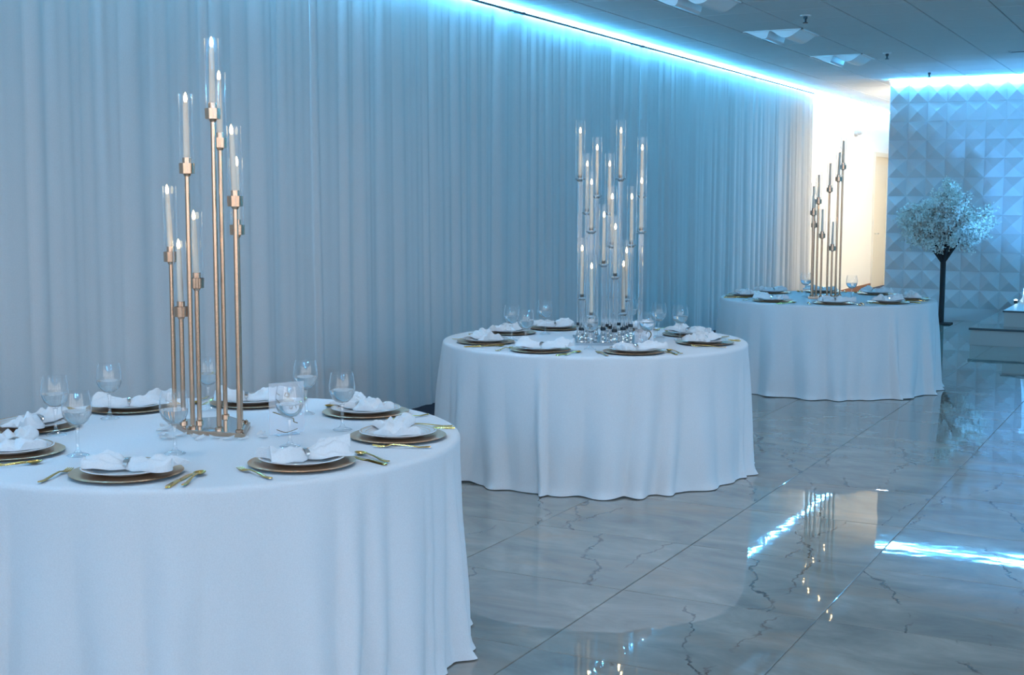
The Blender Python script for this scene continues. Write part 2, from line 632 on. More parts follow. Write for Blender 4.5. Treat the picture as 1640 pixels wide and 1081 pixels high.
def ceiling_light(i, j, label):
    t = tag(obj('ceiling_light', None, None, (CX0 + (i + 0.5) * CT, CY0 + (j + 0.5) * CT, ZC)), label, 'light', 'unlit ceiling lights')
    q = CT / 2
    fr = MB().box((-q, -q, -0.02), (q, -q + 0.02, 0)).box((-q, q - 0.02, -0.02), (q, q, 0)).box((-q, -q, -0.02), (-q + 0.02, q, 0)).box((q - 0.02, -q, -0.02), (q, q, 0))
    obj('frame', fr.mesh('frame', 'white enamel'), t)
    for k, (xa, xb, xm) in enumerate(((-0.285, -0.03, -0.06), (-0.03, 0.285, 0.13))):
        vs, fs = [], []
        n = 14
        for a in range(n + 1):
            u = a / n
            x = xa + (xb - xa) * u
            um = (xm - xa) / (xb - xa)
            z = -0.012 - 0.075 * (math.sin(PI / 2 * min(u / um, 1)) ** 1.6 if u < um else math.cos(PI / 2 * (u - um) / (1 - um)) ** 1.2)
            for y in (-0.28, 0.28):
                vs += [(x, y, z), (x, y, -0.002)]
        for a in range(n):
            b = a * 4
            fs += [(b, b + 4, b + 6, b + 2), (b, b + 1, b + 5, b + 4), (b + 2, b + 6, b + 7, b + 3)]
        obj('diffuser', MB().add(vs, fs).mesh('diffuser', 'white enamel', 30), t)


cells = sorted(LIGHT_CELLS, key=lambda c: c[1])
for c, lb in zip(cells, ('unlit square ceiling light with curved white wings above the gold candelabra tables',
                         'unlit square ceiling light with curved white wings beside the first sprinkler',
                         'unlit square ceiling light with curved white wings closest to the relief wall')):
    ceiling_light(*c, lb)
for (x, y), sl in zip(((-3.27, 11.74), (-3.27, 15.08), (-3.26, 17.5)), ('farthest from the relief wall', 'next to the last winged light', 'right by the relief wall')):
    t = tag(obj('sprinkler', None, None, (x, y, ZC - 0.012)), 'small dark ceiling sprinkler head with a white collar ' + sl, 'sprinkler', 'ceiling sprinklers')
    obj('collar', MB().lathe([(0.0, 0.0), (0.05, 0.0), (0.045, -0.008), (0.0, -0.012)], 20).mesh('collar', 'white enamel', 40), t)
    obj('head', MB().lathe([(0.018, -0.005), (0.018, -0.03), (0.010, -0.035), (0.010, -0.06), (0.022, -0.064), (0.022, -0.07), (0.0, -0.07)], 14).mesh('head', 'dark metal', 40), t)
t = tag(obj('air_vent', None, None, (-1.75, 15.55, ZC - 0.012)), 'dark slotted air vent set in the ceiling', 'vent')
obj('frame', MB().box((-0.30, -0.07, -0.008), (0.30, -0.05, 0)).box((-0.30, 0.05, -0.008), (0.30, 0.07, 0)).box((-0.30, -0.07, -0.008), (-0.28, 0.07, 0)).box((0.28, -0.07, -0.008), (0.30, 0.07, 0)).mesh('frame', 'ceiling grid'), t)
for k in range(3):
    obj('slat', MB().box((-0.28, -0.04 + k * 0.032, -0.006), (0.28, -0.022 + k * 0.032, 0)).mesh('slat', 'dark metal'), t)

# ------------------------------------------------------------------ LED strips along the tops of the walls


def led_strip(p0, p1, label, seg=0.4, face=(0, 0, 0)):
    p0, p1 = Vector(p0), Vector(p1)
    n = max(2, int((p1 - p0).length / seg))
    base = tag(obj('led_strip', None, None, tuple(p0)), label, 'light', 'cyan light strips round the room')
    d = (p1 - p0)
    side = Vector((-d.y, d.x, 0)).normalized()
    vs, fs = [], []
    for i in range(n + 1):
        q = d * (i / n)
        for a, z in ((-0.006, -0.006), (0.006, -0.006), (0.006, 0.006), (-0.006, 0.006)):
            vs.append(q + side * a + Vector((0, 0, z)))
    for i in range(n):
        for k in range(4):
            j = (k + 1) % 4
            fs.append((i * 4 + k, i * 4 + j, i * 4 + 4 + j, i * 4 + 4 + k))
    fs += [(0, 1, 2, 3), (n * 4 + 3, n * 4 + 2, n * 4 + 1, n * 4)]
    obj('tape', MB().add(vs, fs).mesh('tape', 'led cyan'), base)
    return base


led_strip((XC - 0.045, YB + 0.1, 3.205), (XC - 0.045, 26.0, 3.205), 'glowing cyan light strip running above the curtain rail')
led_strip((XP, YP - 0.03, 3.20), (XR - 0.1, YP - 0.03, 3.20), 'glowing cyan light strip along the top of the relief wall')
led_strip((XR - 0.08, YB + 0.1, 3.20), (XR - 0.08, YP - 0.2, 3.20), 'cyan light strip along the top of the plain side wall')
led_strip((XW + 0.2, YB + 0.08, 3.20), (XR - 0.1, YB + 0.08, 3.20), 'cyan light strip above the windows')

# warm ceiling lamps in the corridor behind the relief wall
for k, (x, y) in enumerate(((-3.2, 20.6), (-3.3, 23.6))):
    t = tag(obj('corridor_lamp', None, None, (x, y, ZC - 0.012)), 'lit warm white lamp hanging behind the relief wall', 'light', 'corridor ceiling lamps')
    obj('panel_light', MB().box((-0.22, -0.22, -0.46), (0.22, 0.22, -0.38)).mesh('panel_light', 'warm lamp'), t)
    obj('hanger', MB().tube([(0, 0, -0.38), (0, 0, 0)], 0.012).mesh('hanger', 'white enamel'), t)

# recessed ceiling downlights over the near part of the room
DOWN = [(-3.7, 2.9), (-2.4, 2.9), (-3.7, 4.6), (-2.2, 4.6), (-3.8, 6.6), (-2.2, 6.6), (-3.4, 8.4), (-1.4, 8.4), (0.2, 4.6), (0.2, 6.6), (0.2, 8.4)]
down_me = [MB().lathe([(0.045, -0.004), (0.06, -0.006), (0.062, 0.0)], 24).mesh('trim_ring', 'white enamel', 40), MB().lathe([(0.0, -0.002), (0.045, -0.004)], 24).mesh('lens', 'down lens', 40)]
for (x, y) in DOWN:
    t = tag(obj('downlight', None, None, (x, y, ZC - 0.012)), 'small round recessed downlight in the ceiling over the dining tables', 'light', 'recessed ceiling downlights')
    obj('trim_ring', down_me[0], t)
    obj('lens', down_me[1], t)
    ld = bpy.data.lights.new('downlight_beam', 'SPOT')
    ld.color = (0.84, 0.89, 1.0)
    ld.energy = DOWN_WATTS
    ld.spot_size = math.radians(140)
    ld.spot_blend = 0.8
    ld.shadow_soft_size = 0.045
    lo = bpy.data.objects.new('downlight_beam', ld)
    COL.objects.link(lo)
    lo.parent = t
    lo.location = (0, 0, -0.03)

# ------------------------------------------------------------------ curtains and rail
random.seed(5)
ZR = 3.182
rail = tag(obj('curtain_rail', None, None, (XC, 0, ZR)), 'thin dark curtain rail under the cyan light strip', 'rail')
obj('tube', MB().tube([(0, YB + 0.1, 0), (0, 19.65, 0)], 0.011, 10).mesh('tube', 'dark metal', 40), rail)
SEAMS = [-4.8, -1.9, 1.0, 4.1, 7.2, 10.22, 12.92, 16.75, 19.60]
for y in SEAMS[1:-1]:
    obj('bracket', MB().box((-0.13, y - 0.02, -0.012), (0.014, y + 0.02, 0.012)).box((-0.13, y - 0.02, -0.012), (-0.115, y + 0.02, 0.045)).mesh('bracket', 'dark metal'), rail)


def curtain(ya, yb, seed, label):
    rnd = random.Random(seed)
    n = int((yb - ya) / 0.011)
    nz = 26
    ph = rnd.uniform(0, 6)
    # fold centres with uneven spacing, each a soft pleat
    folds = []
    y = ya
    while y < yb + 0.3:
        wd = rnd.uniform(0.10, 0.34)
        folds.append((y + wd / 2, wd, rnd.uniform(0.35, 1.0) * (1 if rnd.random() < 0.85 else 0.3), rnd.uniform(-0.05, 0.05)))
        y += wd * rnd.uniform(0.75, 1.05)
    vs, fs = [], []
    for b in range(nz + 1):
        u = b / nz                       # 0 top, 1 bottom
        for a in range(n + 1):
            y = ya + (yb - ya) * a / n
            off = 0.0
            fine = 0.0
            for (c, wd, am, dr) in folds:
                cc = c + dr * u
                dd = (y - cc) / (wd * 0.5)
                if -1 < dd < 1:
                    dd = dd ** 2 if False else (dd + 0.25 * (1 - dd * dd))
                    s = 0.5 + 0.5 * math.cos(PI * dd)
                    off = max(off, am * s ** 0.55 * (0.6 + 0.4 * wd / 0.2))
            fine = 0.003 * math.sin(y * 61 + ph + 2.1 * math.sin(y * 7.3)) * (1.3 - 0.8 * u)
            amp = 0.035 + 0.022 * u
            x = -0.035 + amp * off + fine + 0.012 * math.sin(y * 2.1 + seed) * u
            z = (ZR - 0.012) * (1 - u) + (0.015 + 0.02 * math.sin(y * 1.7 + seed)) * u
            vs.append((x + 0.004, y, z))
    for b in range(nz):
        for a in range(n):
            k = b * (n + 1) + a
            fs.append((k, k + n + 1, k + n + 2, k + 1))
    o = obj('sheer_curtain', None, None, (XC, 0, 0))
    tag(o, label, 'curtain', 'white sheer curtains along the wall')
    obj('drape', MB().add(vs, fs).mesh('drape', 'sheer curtain', 180), o)
    hv = []
    hf = []
    for a in range(n + 1):
        k = nz * (n + 1) + a
        p = Vector(vs[k])
        q = Vector(vs[k - (n + 1)])
        r = p + (q - p) * 0.9
        hv += [(p.x + 0.003, p.y, p.z), (r.x + 0.003, r.y, r.z)]
    for a in range(n):
        hf.append((a * 2, a * 2 + 2, a * 2 + 3, a * 2 + 1))
    obj('hem', MB().add(hv, hf).mesh('hem', 'sheer curtain', 180), o)


CUR_LABELS = ['white sheer curtain panel reaching the window wall', 'white sheer curtain panel next to the one at the window wall', 'white sheer curtain panel before the gold candelabra with petals'] + [
    'white sheer pleated curtain panel behind the gold candelabra with petals',
    'white sheer pleated curtain panel behind the clear crystal candelabra table',
    'white sheer pleated curtain panel between the crystal candelabra and the far table',
    'white sheer pleated curtain panel beside the table near the blossom tree',
    'white sheer pleated curtain panel ending at the bright cream wall']
for k, (a, b) in enumerate(zip(SEAMS, SEAMS[1:])):
    curtain(a, b - 0.002, 11 + k, CUR_LABELS[k])

# ------------------------------------------------------------------ tables and cloths
R_T, Z_T = 0.914, 0.755
TABLES = [(-3.135, 3.58), (-3.246, 7.20), (-2.905, 11.32)]
TNAME = ['the table with scattered petals', 'the crystal candelabra table', 'the table beside the blossom tree']
SEAT = ['end away from relief wall, floor half', 'floor side, half away from relief wall', 'floor side, half toward relief wall', 'relief wall end, floor half',
        'relief wall end, curtain half', 'curtain side, half toward relief wall', 'curtain side, half away from relief wall', 'end away from relief wall, curtain half']


def cloth(cx, cy, seed, label):
    rnd = random.Random(seed)
    n = 540
    folds = []
    a = 0.0
    while a < 2 * PI - 0.05:
        wd = rnd.uniform(0.08, 0.30)
        folds.append((a + wd / 2, wd, rnd.uniform(0.15, 1.0), rnd.uniform(-0.07, 0.07)))
        a += wd * rnd.uniform(0.8, 1.15)
    prof = []
    for k in range(10):
        prof.append(('top', (k / 9.0)))
    vs, fs = [], []
    rings = []
    # flat top
    vs.append((0, 0, Z_T))
    for r in (0.25, 0.5, 0.7, 0.82, 0.88):
        rings.append([(r * math.cos(2 * PI * i / n), r * math.sin(2 * PI * i / n), Z_T + 0.0004 * math.sin(9 * 2 * PI * i / n) * r) for i in range(n)])
    for k in range(1, 6):                 # rounded rim
        t = PI / 2 * k / 5
        r = 0.894 + 0.020 * math.sin(t)
        z = Z_T - 0.020 * (1 - math.cos(t))
        rings.append([(r * math.cos(2 * PI * i / n), r * math.sin(2 * PI * i / n), z) for i in range(n)])
    nz = 34
    for k in range(1, nz + 1):
        u = k / nz
        ring = []
        for i in range(n):
            th = 2 * PI * i / n
            off = 0.0
            for (c, wd, am, dr) in folds:
                cc = c + dr * u * u
                dd = (th - cc + PI) % (2 * PI) - PI
                ww = wd * (0.5 + 0.12 * (1 - u))
                if abs(dd) < ww:
                    off = max(off, am * (0.5 + 0.5 * math.cos(PI * dd / ww)) ** 0.8)
            grow = min(1.0, u * 1.1) ** 0.75
            nz_ = noise.noise((th * 2.2, u * 2.0, seed)) * 0.012 * grow + noise.noise((th * 14, u * 3.5, seed + 5)) * 0.006 * grow
            r = 0.914 + 0.034 * u + 0.072 * grow * (off - 0.35) + nz_
            zb = 0.0045 + 0.012 * max(0, noise.noise((th * 5, 0, seed + 9)))
            z = (Z_T - 0.02) * (1 - u) + zb * u
            if u > 0.93:                  # hem resting on the floor turns outwards
                r += 0.02 * ((u - 0.93) / 0.07) ** 2 * (0.3 + off)
            ring.append((r * math.cos(th), r * math.sin(th), z))
        rings.append(ring)
    for rg in rings:
        vs += rg
    for i in range(n):
        fs.append((0, 1 + i, 1 + (i + 1) % n))
    for k in range(len(rings) - 1):
        A, B = 1 + k * n, 1 + (k + 1) * n
        for i in range(n):
            j = (i + 1) % n
            fs.append((A + i, B + i, B + j, A + j))
    o = obj('tablecloth', MB().add(vs, fs).mesh('tablecloth', 'tablecloth', 180), None, (cx, cy, 0))
    tag(o, label, 'tablecloth', 'floor-length white tablecloths')


CL = ['floor-length white cloth on the round table of the gold candelabra with petals',
      'floor-length white cloth on the round table of the clear crystal candelabra',
      'floor-length white cloth on the round table beside the blossom tree']
for k, (x, y) in enumerate(TABLES):
    cloth(x, y, 31 + k, CL[k])

# ------------------------------------------------------------------ table setting pieces (built once, copied)
charger_me = MB().lathe([(0.0, 0.0), (0.11, 0.0), (0.125, 0.002), (0.168, 0.0085), (0.170, 0.0105), (0.167, 0.012), (0.128, 0.0078), (0.112, 0.0072), (0.0, 0.0072)], 64).mesh('charger_plate', 'antique gold', 50)
plate_me = MB().lathe([(0.0, 0.0), (0.075, 0.0), (0.082, 0.003), (0.134, 0.017), (0.136, 0.019), (0.133, 0.0205), (0.088, 0.0075), (0.078, 0.0045), (0.0, 0.0045)], 64).mesh('china_body', 'white china', 50)


def zrim(r):
    return 0.0075 + (0.0205 - 0.0075) * (r - 0.088) / (0.133 - 0.088) + 0.0007


bm_ = MB()
for ra, rb in ((0.127, 0.131), (0.112, 0.1145), (0.101, 0.1025)):
    bm_.lathe([(ra, zrim(ra)), (rb, zrim(rb))], 64)
band_me = bm_.mesh('gold_band', 'antique gold', 50)


def napkin_mesh(seed):
    rnd = random.Random(seed)
    nu, nv = 44, 22
    vs, fs = [], []
    la, lb = rnd.uniform(0.115, 0.135), rnd.uniform(0.135, 0.16)
    wa, wb_ = rnd.uniform(0.055, 0.070), rnd.uniform(0.060, 0.078)
    sk = rnd.uniform(-0.25, 0.25)
    ph = rnd.uniform(0, 6)
    top = {}
    for a in range(nu + 1):
        s = -1 + 2 * a / nu
        L = la if s < 0 else lb
        W = wa if s < 0 else wb_
        q = abs(s)
        hw = 0.020 + W * min(1, q * 1.25) ** 0.8
        if q > 0.88:
            hw *= 1 - 0.22 * ((q - 0.88) / 0.12) ** 2
        for b in range(nv + 1):
            t = -1 + 2 * b / nv
            x = s * L + sk * hw * t * (1 if s > 0 else -0.6) + 0.014 * q * math.cos(3 * t + ph)
            y = hw * t + 0.008 * q * math.sin(5 * s + ph)
            dome = (1 - abs(t) ** 3.0)
            crest = 0.027 * dome * (0.62 + 0.42 * math.sin(PI * min(1, q * 0.9 + 0.05)))
            pleat = 0.0080 * math.cos(t * PI * (3.0 + (s > 0)) + ph + 0.6 * s) * dome * min(1, q * 2.2)
            crumple = 0.016 * noise.noise((x * 22, y * 22, seed * 3.1)) * dome + 0.008 * noise.noise((x * 55, y * 55, seed)) * dome
            lip = 0.016 * max(0, q - 0.55) / 0.45 * math.cos(2.4 * t + ph)
            z = 0.006 + crest + pleat + crumple + lip
            vs.append((x, y, max(0.004, z)))
    # the gathered cloth sags into the well of the plate
    sag = lambda x, y: 0.009 * max(0.0, min(1.0, (0.105 - math.hypot(x, y)) / 0.045))
    vs = [(x, y, z - sag(x, y)) for x, y, z in vs]
    m1 = (nu + 1) * (nv + 1)
    for (x, y, z) in list(vs):
        vs.append((x, y, 0.0003 - sag(x, y)))
    I = lambda a, b: a * (nv + 1) + b
    for a in range(nu):
        for b in range(nv):
            fs.append((I(a, b), I(a + 1, b), I(a + 1, b + 1), I(a, b + 1)))
            fs.append((m1 + I(a, b), m1 + I(a, b + 1), m1 + I(a + 1, b + 1), m1 + I(a + 1, b)))
    for a in range(nu):
        fs.append((I(a, 0), m1 + I(a, 0), m1 + I(a + 1, 0), I(a + 1, 0)))
        fs.append((I(a, nv), I(a + 1, nv), m1 + I(a + 1, nv), m1 + I(a, nv)))
    for b in range(nv):
        fs.append((I(0, b), I(0, b + 1), m1 + I(0, b + 1), m1 + I(0, b)))
        fs.append((I(nu, b), m1 + I(nu, b), m1 + I(nu, b + 1), I(nu, b + 1)))
    return MB().add(vs, fs).mesh('cloth_bow', 'napkin', 60)


napkin_mes = [napkin_mesh(k) for k in range(6)]
rg = MB()
for k in range(20):
    a0, a1 = 2 * PI * k / 20, 2 * PI * (k + 1) / 20
    vs = []
    for a in (a0, a1):
        for (rr, xx) in ((1.0, -0.008), (1.0, 0.008), (1.12, 0.006), (1.12, -0.006)):
            vs.append((xx, 0.024 * rr * math.cos(a), 0.007 + 0.0155 * rr * math.sin(a)))
    rg.add(vs, [(0, 1, 5, 4), (1, 2, 6, 5), (2, 3, 7, 6), (3, 0, 4, 7)])
ring_me = rg.mesh('napkin_ring', 'chrome', 30)

gob = MB().lathe([(0.006, 0.094), (0.0085, 0.0975), (0.023, 0.104), (0.0375, 0.118), (0.0455, 0.137), (0.0478, 0.155), (0.0463, 0.175), (0.0423, 0.197), (0.0400, 0.210),
                  (0.0390, 0.210), (0.0413, 0.197), (0.0453, 0.175), (0.0468, 0.155), (0.0445, 0.137), (0.0365, 0.119), (0.022, 0.105), (0.0, 0.0985)], 36)
goblet_me = gob.mesh('bowl', 'goblet glass', 60)
gstem_me = MB().lathe([(0.0, 0.0), (0.034, 0.0), (0.036, 0.002), (0.030, 0.005), (0.012, 0.011), (0.0062, 0.020), (0.0048, 0.045), (0.0050, 0.075), (0.0085, 0.094), (0.0, 0.0965)], 24).mesh('stem', 'goblet stem', 60)
water_me = MB().lathe([(0.0, 0.0990), (0.0215, 0.1055), (0.036, 0.1195), (0.044, 0.1375), (0.0458, 0.147), (0.0, 0.147)], 36).mesh('water', 'water', 40)

fk = MB().loft([(-0.10, 0.003, 0.006, 0.003, 0), (-0.095, 0.007, 0.005, 0.003, 0), (-0.06, 0.006, 0.0035, 0.003, 0), (-0.01, 0.0035, 0.009, 0.003, 0), (0.03, 0.0035, 0.011, 0.003, 0), (0.042, 0.009, 0.008, 0.0025, 0), (0.055, 0.012, 0.005, 0.0022, 0)])
for k in range(4):
    x = -0.0095 + k * 0.00635
    fk.loft([(0.054, 0.0024, 0.005, 0.002, x), (0.075, 0.0021, 0.004, 0.002, x), (0.098, 0.0012, 0.009, 0.0015, x)])
fork_me = fk.mesh('fork', 'cutlery gold')
knife_me = MB().loft([(-0.11, 0.004, 0.002, 0.004, 0), (-0.10, 0.008, 0.001, 0.006, 0), (-0.06, 0.007, 0.001, 0.006, 0), (-0.01, 0.005, 0.001, 0.006, 0), (0.0, 0.009, 0.001, 0.002, 0), (0.06, 0.010, 0.001, 0.0015, 0), (0.09, 0.008, 0.001, 0.0012, 0.001), (0.105, 0.001, 0.001, 0.001, 0.005)]).mesh('knife', 'cutlery gold')
sp = MB().loft([(-0.10, 0.003, 0.006, 0.003, 0), (-0.095, 0.007, 0.005, 0.003, 0), (-0.06, 0.006, 0.0035, 0.003, 0), (-0.01, 0.0035, 0.009, 0.003, 0), (0.03, 0.0035, 0.011, 0.003, 0), (0.046, 0.005, 0.010, 0.002, 0)])
vs, fs = [], []
nr, na = 5, 20
for i in range(nr + 1):
    r = i / nr
    for k in range(na):
        a = 2 * PI * k / na
        vs.append((0.0185 * r * math.cos(a), 0.070 + 0.028 * r * math.sin(a), 0.0015 + 0.0085 * r * r))
for i in range(nr):
    for k in range(na):
        j = (k + 1) % na
        fs.append((i * na + k, i * na + j, (i + 1) * na + j, (i + 1) * na + k))
sp.add(vs, fs)
spoon_me = sp.mesh('spoon', 'cutlery gold', 40)

GRP = ['the petal table', 'the crystal candelabra table', 'the blossom tree table']
ANG = [[-68, -23, 23, 69, 115, 155, -162, -118],
       [-91, -48, 9, 51, 95, 136, 174, -135],
       [-71, -29, 12, 66, 107, 150, -165, -114]]
RAD = [[.70, .69, .70, .70, .70, .70, .66, .66], [.70, .71, .67, .66, .68, .68, .62, .68], [.68, .68, .68, .70, .70, .68, .70, .70]]
rnd = random.Random(3)
for ti, (cx, cy) in enumerate(TABLES):
    for si in range(8):
        th = math.radians(ANG[ti][si])
        rr = RAD[ti][si]
        px, py = cx + rr * math.cos(th), cy + rr * math.sin(th)
        rz = th + PI / 2                   # local -y points outwards to the guest, +y to the table centre
        on = ', %s, %s' % (TNAME[ti][4:], SEAT[si])
        R = Matrix.Rotation(rz, 2)

        def at(lx, ly):
            v = R @ Vector((lx, ly))
            return px + v.x, py + v.y
        tag(obj('charger_plate', charger_me, None, (px, py, Z_T), rz), 'gold charger' + on, 'charger', 'gold chargers on ' + GRP[ti])
        pl = tag(obj('dinner_plate', None, None, (px, py, Z_T + 0.0073), rz), 'white china plate' + on, 'plate', 'dinner plates on ' + GRP[ti])
        obj('china_body', plate_me, pl)
        obj('gold_band', band_me, pl)
        a = rnd.uniform(-0.28, 0.28)
        qx, qy = at(rnd.uniform(-0.012, 0.02), rnd.uniform(-0.005, 0.02))
        na_ = tag(obj('napkin', None, None, (qx, qy, Z_T + 0.0275), rz + a + (PI if rnd.random() < 0.35 else 0)), 'white napkin bow' + on, 'napkin', 'napkins on ' + GRP[ti])
        obj('cloth_bow', napkin_mes[(si * 5 + ti * 2 + si // 3) % 6], na_)
        obj('napkin_ring', ring_me, na_)
        for nm, me, lx, ly, tw in (('fork', fork_me, -0.197, -0.055, 0.0), ('knife', knife_me, 0.190, -0.065, 0.02), ('spoon', spoon_me, 0.224, -0.055, 0.02)):
            qx, qy = at(lx + rnd.uniform(-0.003, 0.003), ly + rnd.uniform(-0.012, 0.012))
            tag(obj(nm, me, None, (qx, qy, Z_T), rz + rnd.uniform(-0.045, 0.045) + tw), 'gold %s%s' % (nm, on), nm, 'gold %s on %s' % ({'fork': 'forks', 'knife': 'knives', 'spoon': 'spoons'}[nm], GRP[ti]))

GOB = [[(-.535, .085), (-.445, -.265), (-.09, -.505), (-.345, .425), (.165, -.33), (.42, -.05), (.05, .535), (.385, .305)],
       [(-.41, -.29), (-.185, -.545), (-.40, .14), (.20, -.50), (.47, -.315), (.29, .31), (.47, .20), (.02, .50)],
       [(-.20, .05), (.255, -.18)]]
GSEAT = [[5, 6, 7, 4, 0, 1, 3, 2], [6, 7, 5, 0, 1, 3, 2, 4], [5, 1]]
for ti, (cx, cy) in enumerate(TABLES):
    for gi, (gx_, gy_) in enumerate(GOB[ti]):
        t = tag(obj('water_goblet', None, None, (cx + gx_, cy + gy_, Z_T)), 'water goblet, %s, %s' % (TNAME[ti][4:], SEAT[GSEAT[ti][gi]]), 'glass', 'water goblets on ' + GRP[ti])
        obj('bowl', goblet_me, t)
        obj('stem', gstem_me, t)
        obj('water', water_me, t)

# ------------------------------------------------------------------ candelabras
def candle_meshes(L):
    c = MB().lathe([(0.0, 0.0), (0.0112, 0.0), (0.0106, 0.10), (0.0085, L - 0.041), (0.006, L - 0.035), (0.0, L - 0.033)], 16).mesh('wax_body', 'candle wax', 40)
    f_ = MB().lathe([(0.0, L - 0.037), (0.0045, L - 0.033), (0.0068, L - 0.025), (0.0058, L - 0.015), (0.0028, L - 0.005), (0.0, L)], 12).mesh('flame', 'flame', 60)
    return c, f_


CANDLE_S, CANDLE_L = candle_meshes(0.262), candle_meshes(0.303)
RANK = ['tallest', 'second tallest', 'third tallest', 'fourth tallest', 'fifth tallest', 'sixth tallest', 'seventh tallest', 'eighth tallest', 'ninth tallest', 'tenth tallest',
        'eleventh tallest', 'twelfth tallest', 'thirteenth tallest', 'fourteenth tallest', 'fifteenth tallest', 'lowest']


def taper(loc, tilt, label, group, kind):
    t = tag(obj('taper_candle', None, None, loc), label, 'candle', group)
    t.rotation_euler = (tilt[0], tilt[1], 0)
    obj('wax_body', kind[0], t)
    obj('flame', kind[1], t)


cup_me = MB().lathe([(0.0, -0.030), (0.010, -0.030), (0.014, -0.022), (0.0265, -0.020), (0.0275, 0.016), (0.0255, 0.016), (0.0245, -0.014), (0.0148, -0.014), (0.0148, 0.035), (0.0130, 0.035), (0.0130, 0.0), (0.0, 0.0)], 28)
cup_mesh = cup_me.mesh('candle_cup', 'rose gold', 40)
chim_mesh = MB().lathe([(0.0243, -0.012), (0.0243, 0.255), (0.0232, 0.255), (0.0232, -0.012)], 28).mesh('glass_chimney', 'chimney glass', 40)


def gold_candelabra(cx, cy, stems, label, who):
    t = tag(obj('gold_candelabra', None, None, (cx, cy, Z_T)), label, 'candelabra')
    mx_ = sum(s[0] for s in stems) / len(stems)
    my_ = sum(s[1] for s in stems) / len(stems)
    # mirrored base slab following the stems' footprint (convex outline)
    pts = sorted((s[0], s[1]) for s in stems)

    def half(ps):
        h_ = []
        for p in ps:
            while len(h_) > 1 and (h_[-1][0] - h_[-2][0]) * (p[1] - h_[-2][1]) - (h_[-1][1] - h_[-2][1]) * (p[0] - h_[-2][0]) <= 0:
                h_.pop()
            h_.append(p)
        return h_
    hull = half(pts)[:-1] + half(pts[::-1])[:-1]
    hull = [(x + 0.035 * (x - mx_) / max(1e-4, math.hypot(x - mx_, y - my_)), y + 0.035 * (y - my_) / max(1e-4, math.hypot(x - mx_, y - my_))) for x, y in hull]
    n = len(hull)
    vs = [(x, y, 0.0) for x, y in hull] + [(x, y, 0.014) for x, y in hull]
    fs = [tuple(range(n - 1, -1, -1)), tuple(range(n, 2 * n))] + [(i, (i + 1) % n, n + (i + 1) % n, n + i) for i in range(n)]
    b = obj('base_plate', MB().add(vs, fs).mesh('base_plate', 'rose gold'), t)
    ins = [(mx_ + (x - mx_) * 0.93, my_ + (y - my_) * 0.93, 0.0155) for x, y in hull]
    obj('mirror_top', MB().add(ins + [(x, y, 0.014) for x, y, _ in ins], [tuple(range(n))] + [(i + n, (i + 1) % n + n, (i + 1) % n, i) for i in range(n)]).mesh('mirror_top', 'mirror glass'), b)
    fm = MB()
    for x, y in hull:
        xx, yy = mx_ + (x - mx_) * 0.9, my_ + (y - my_) * 0.9
        fm.lathe([(0.0, 0.015), (0.006, 0.016), (0.007, 0.021), (0.0, 0.027)], 10, (xx, yy, 0))
    obj('knob', fm.mesh('knob', 'rose gold', 50), b)
    order = sorted((-q[2], i) for i, q in enumerate(stems))
    rank = {i: k for k, (_, i) in enumerate(order)}
    for k, (x, y, h_, tx, ty) in enumerate(stems):
        hs = h_ - 0.03
        st = obj('stem', MB().lathe([(0.0, 0.015), (0.0145, 0.015), (0.0145, 0.024), (0.0088, 0.028), (0.0088, hs), (0.0, hs)], 18).mesh('stem', 'rose gold', 40), t, (x, y, 0))
        obj('candle_cup', cup_mesh, st, (0, 0, h_))
        obj('glass_chimney', chim_mesh, st, (0, 0, h_))
        taper((cx + x, cy + y, Z_T + h_), (tx, ty), 'ivory taper candle held %s in %s' % ('lowest' if rank[k] == len(stems) - 1 else RANK[rank[k]].replace('tallest', 'highest'), who), 'tapers in ' + who, CANDLE_S)


gold_candelabra(*TABLES[0], [(-.224, .10, .625, .01, -.04), (-.16, .075, .428, 0, -.02), (-.05, 0, .942, 0, 0.0), (-.11, .105, .532, 0, -.03), (.05, .025, 1.13, 0, 0.0), (-.115, .255, 1.042, .01, .01), (.146, .02, .828, .01, -.038), (.02, .18, .725, 0, .01)],
                'tall gold candelabra of eight stems on a base ringed with petals', 'the gold candelabra with petals')
gold_candelabra(*TABLES[2], [(-.095, -.151, .735, 0, 0), (-.124, -.009, .627, 0, 0), (-.069, -.093, .831, .01, 0), (-.022, -.125, .54, 0, 0), (-.013, .05, .933, .01, .01), (.057, -.083, .434, 0, .01), (.065, .034, 1.023, 0, .02), (.067, .171, 1.128, 0, 0.0)],
                'tall gold candelabra of eight stems on the table beside the blossom tree', 'the gold candelabra beside the blossom tree')

RODS = [(-0.129, 0.056, 0.967), (0.02, -0.227, 0.272), (-0.049, -0.015, 0.766), (0.024, -0.112, 0.657), (0.111, -0.292, 0.174), (-0.039, 0.104, 0.866), (0.131, -0.168, 0.467), (0.069, 0.048, 0.766),
        (0.132, -0.054, 0.573), (0.23, -0.229, 0.4), (0.087, 0.17, 0.968), (0.226, -0.095, 0.181), (0.202, 0.005, 0.256), (0.187, 0.11, 0.573), (0.36, -0.16, 0.662), (0.201, 0.231, 0.867)]
cx, cy = TABLES[1]
t = tag(obj('crystal_candelabra', None, None, (cx, cy, Z_T)), 'tall clear crystal candelabra of sixteen acrylic rods on a mirrored base', 'candelabra')
ub = Vector((0.884, 0.468))
vb = Vector((-0.468, 0.884))
mc = ub * 0.099 - vb * 0.098
hull = [mc + ub * a + vb * b for a, b in ((-.225, -.235), (.225, -.235), (.225, .24), (-.225, .24))]
n = 4
vs = [(p.x, p.y, 0.0) for p in hull] + [(p.x, p.y, 0.014) for p in hull]
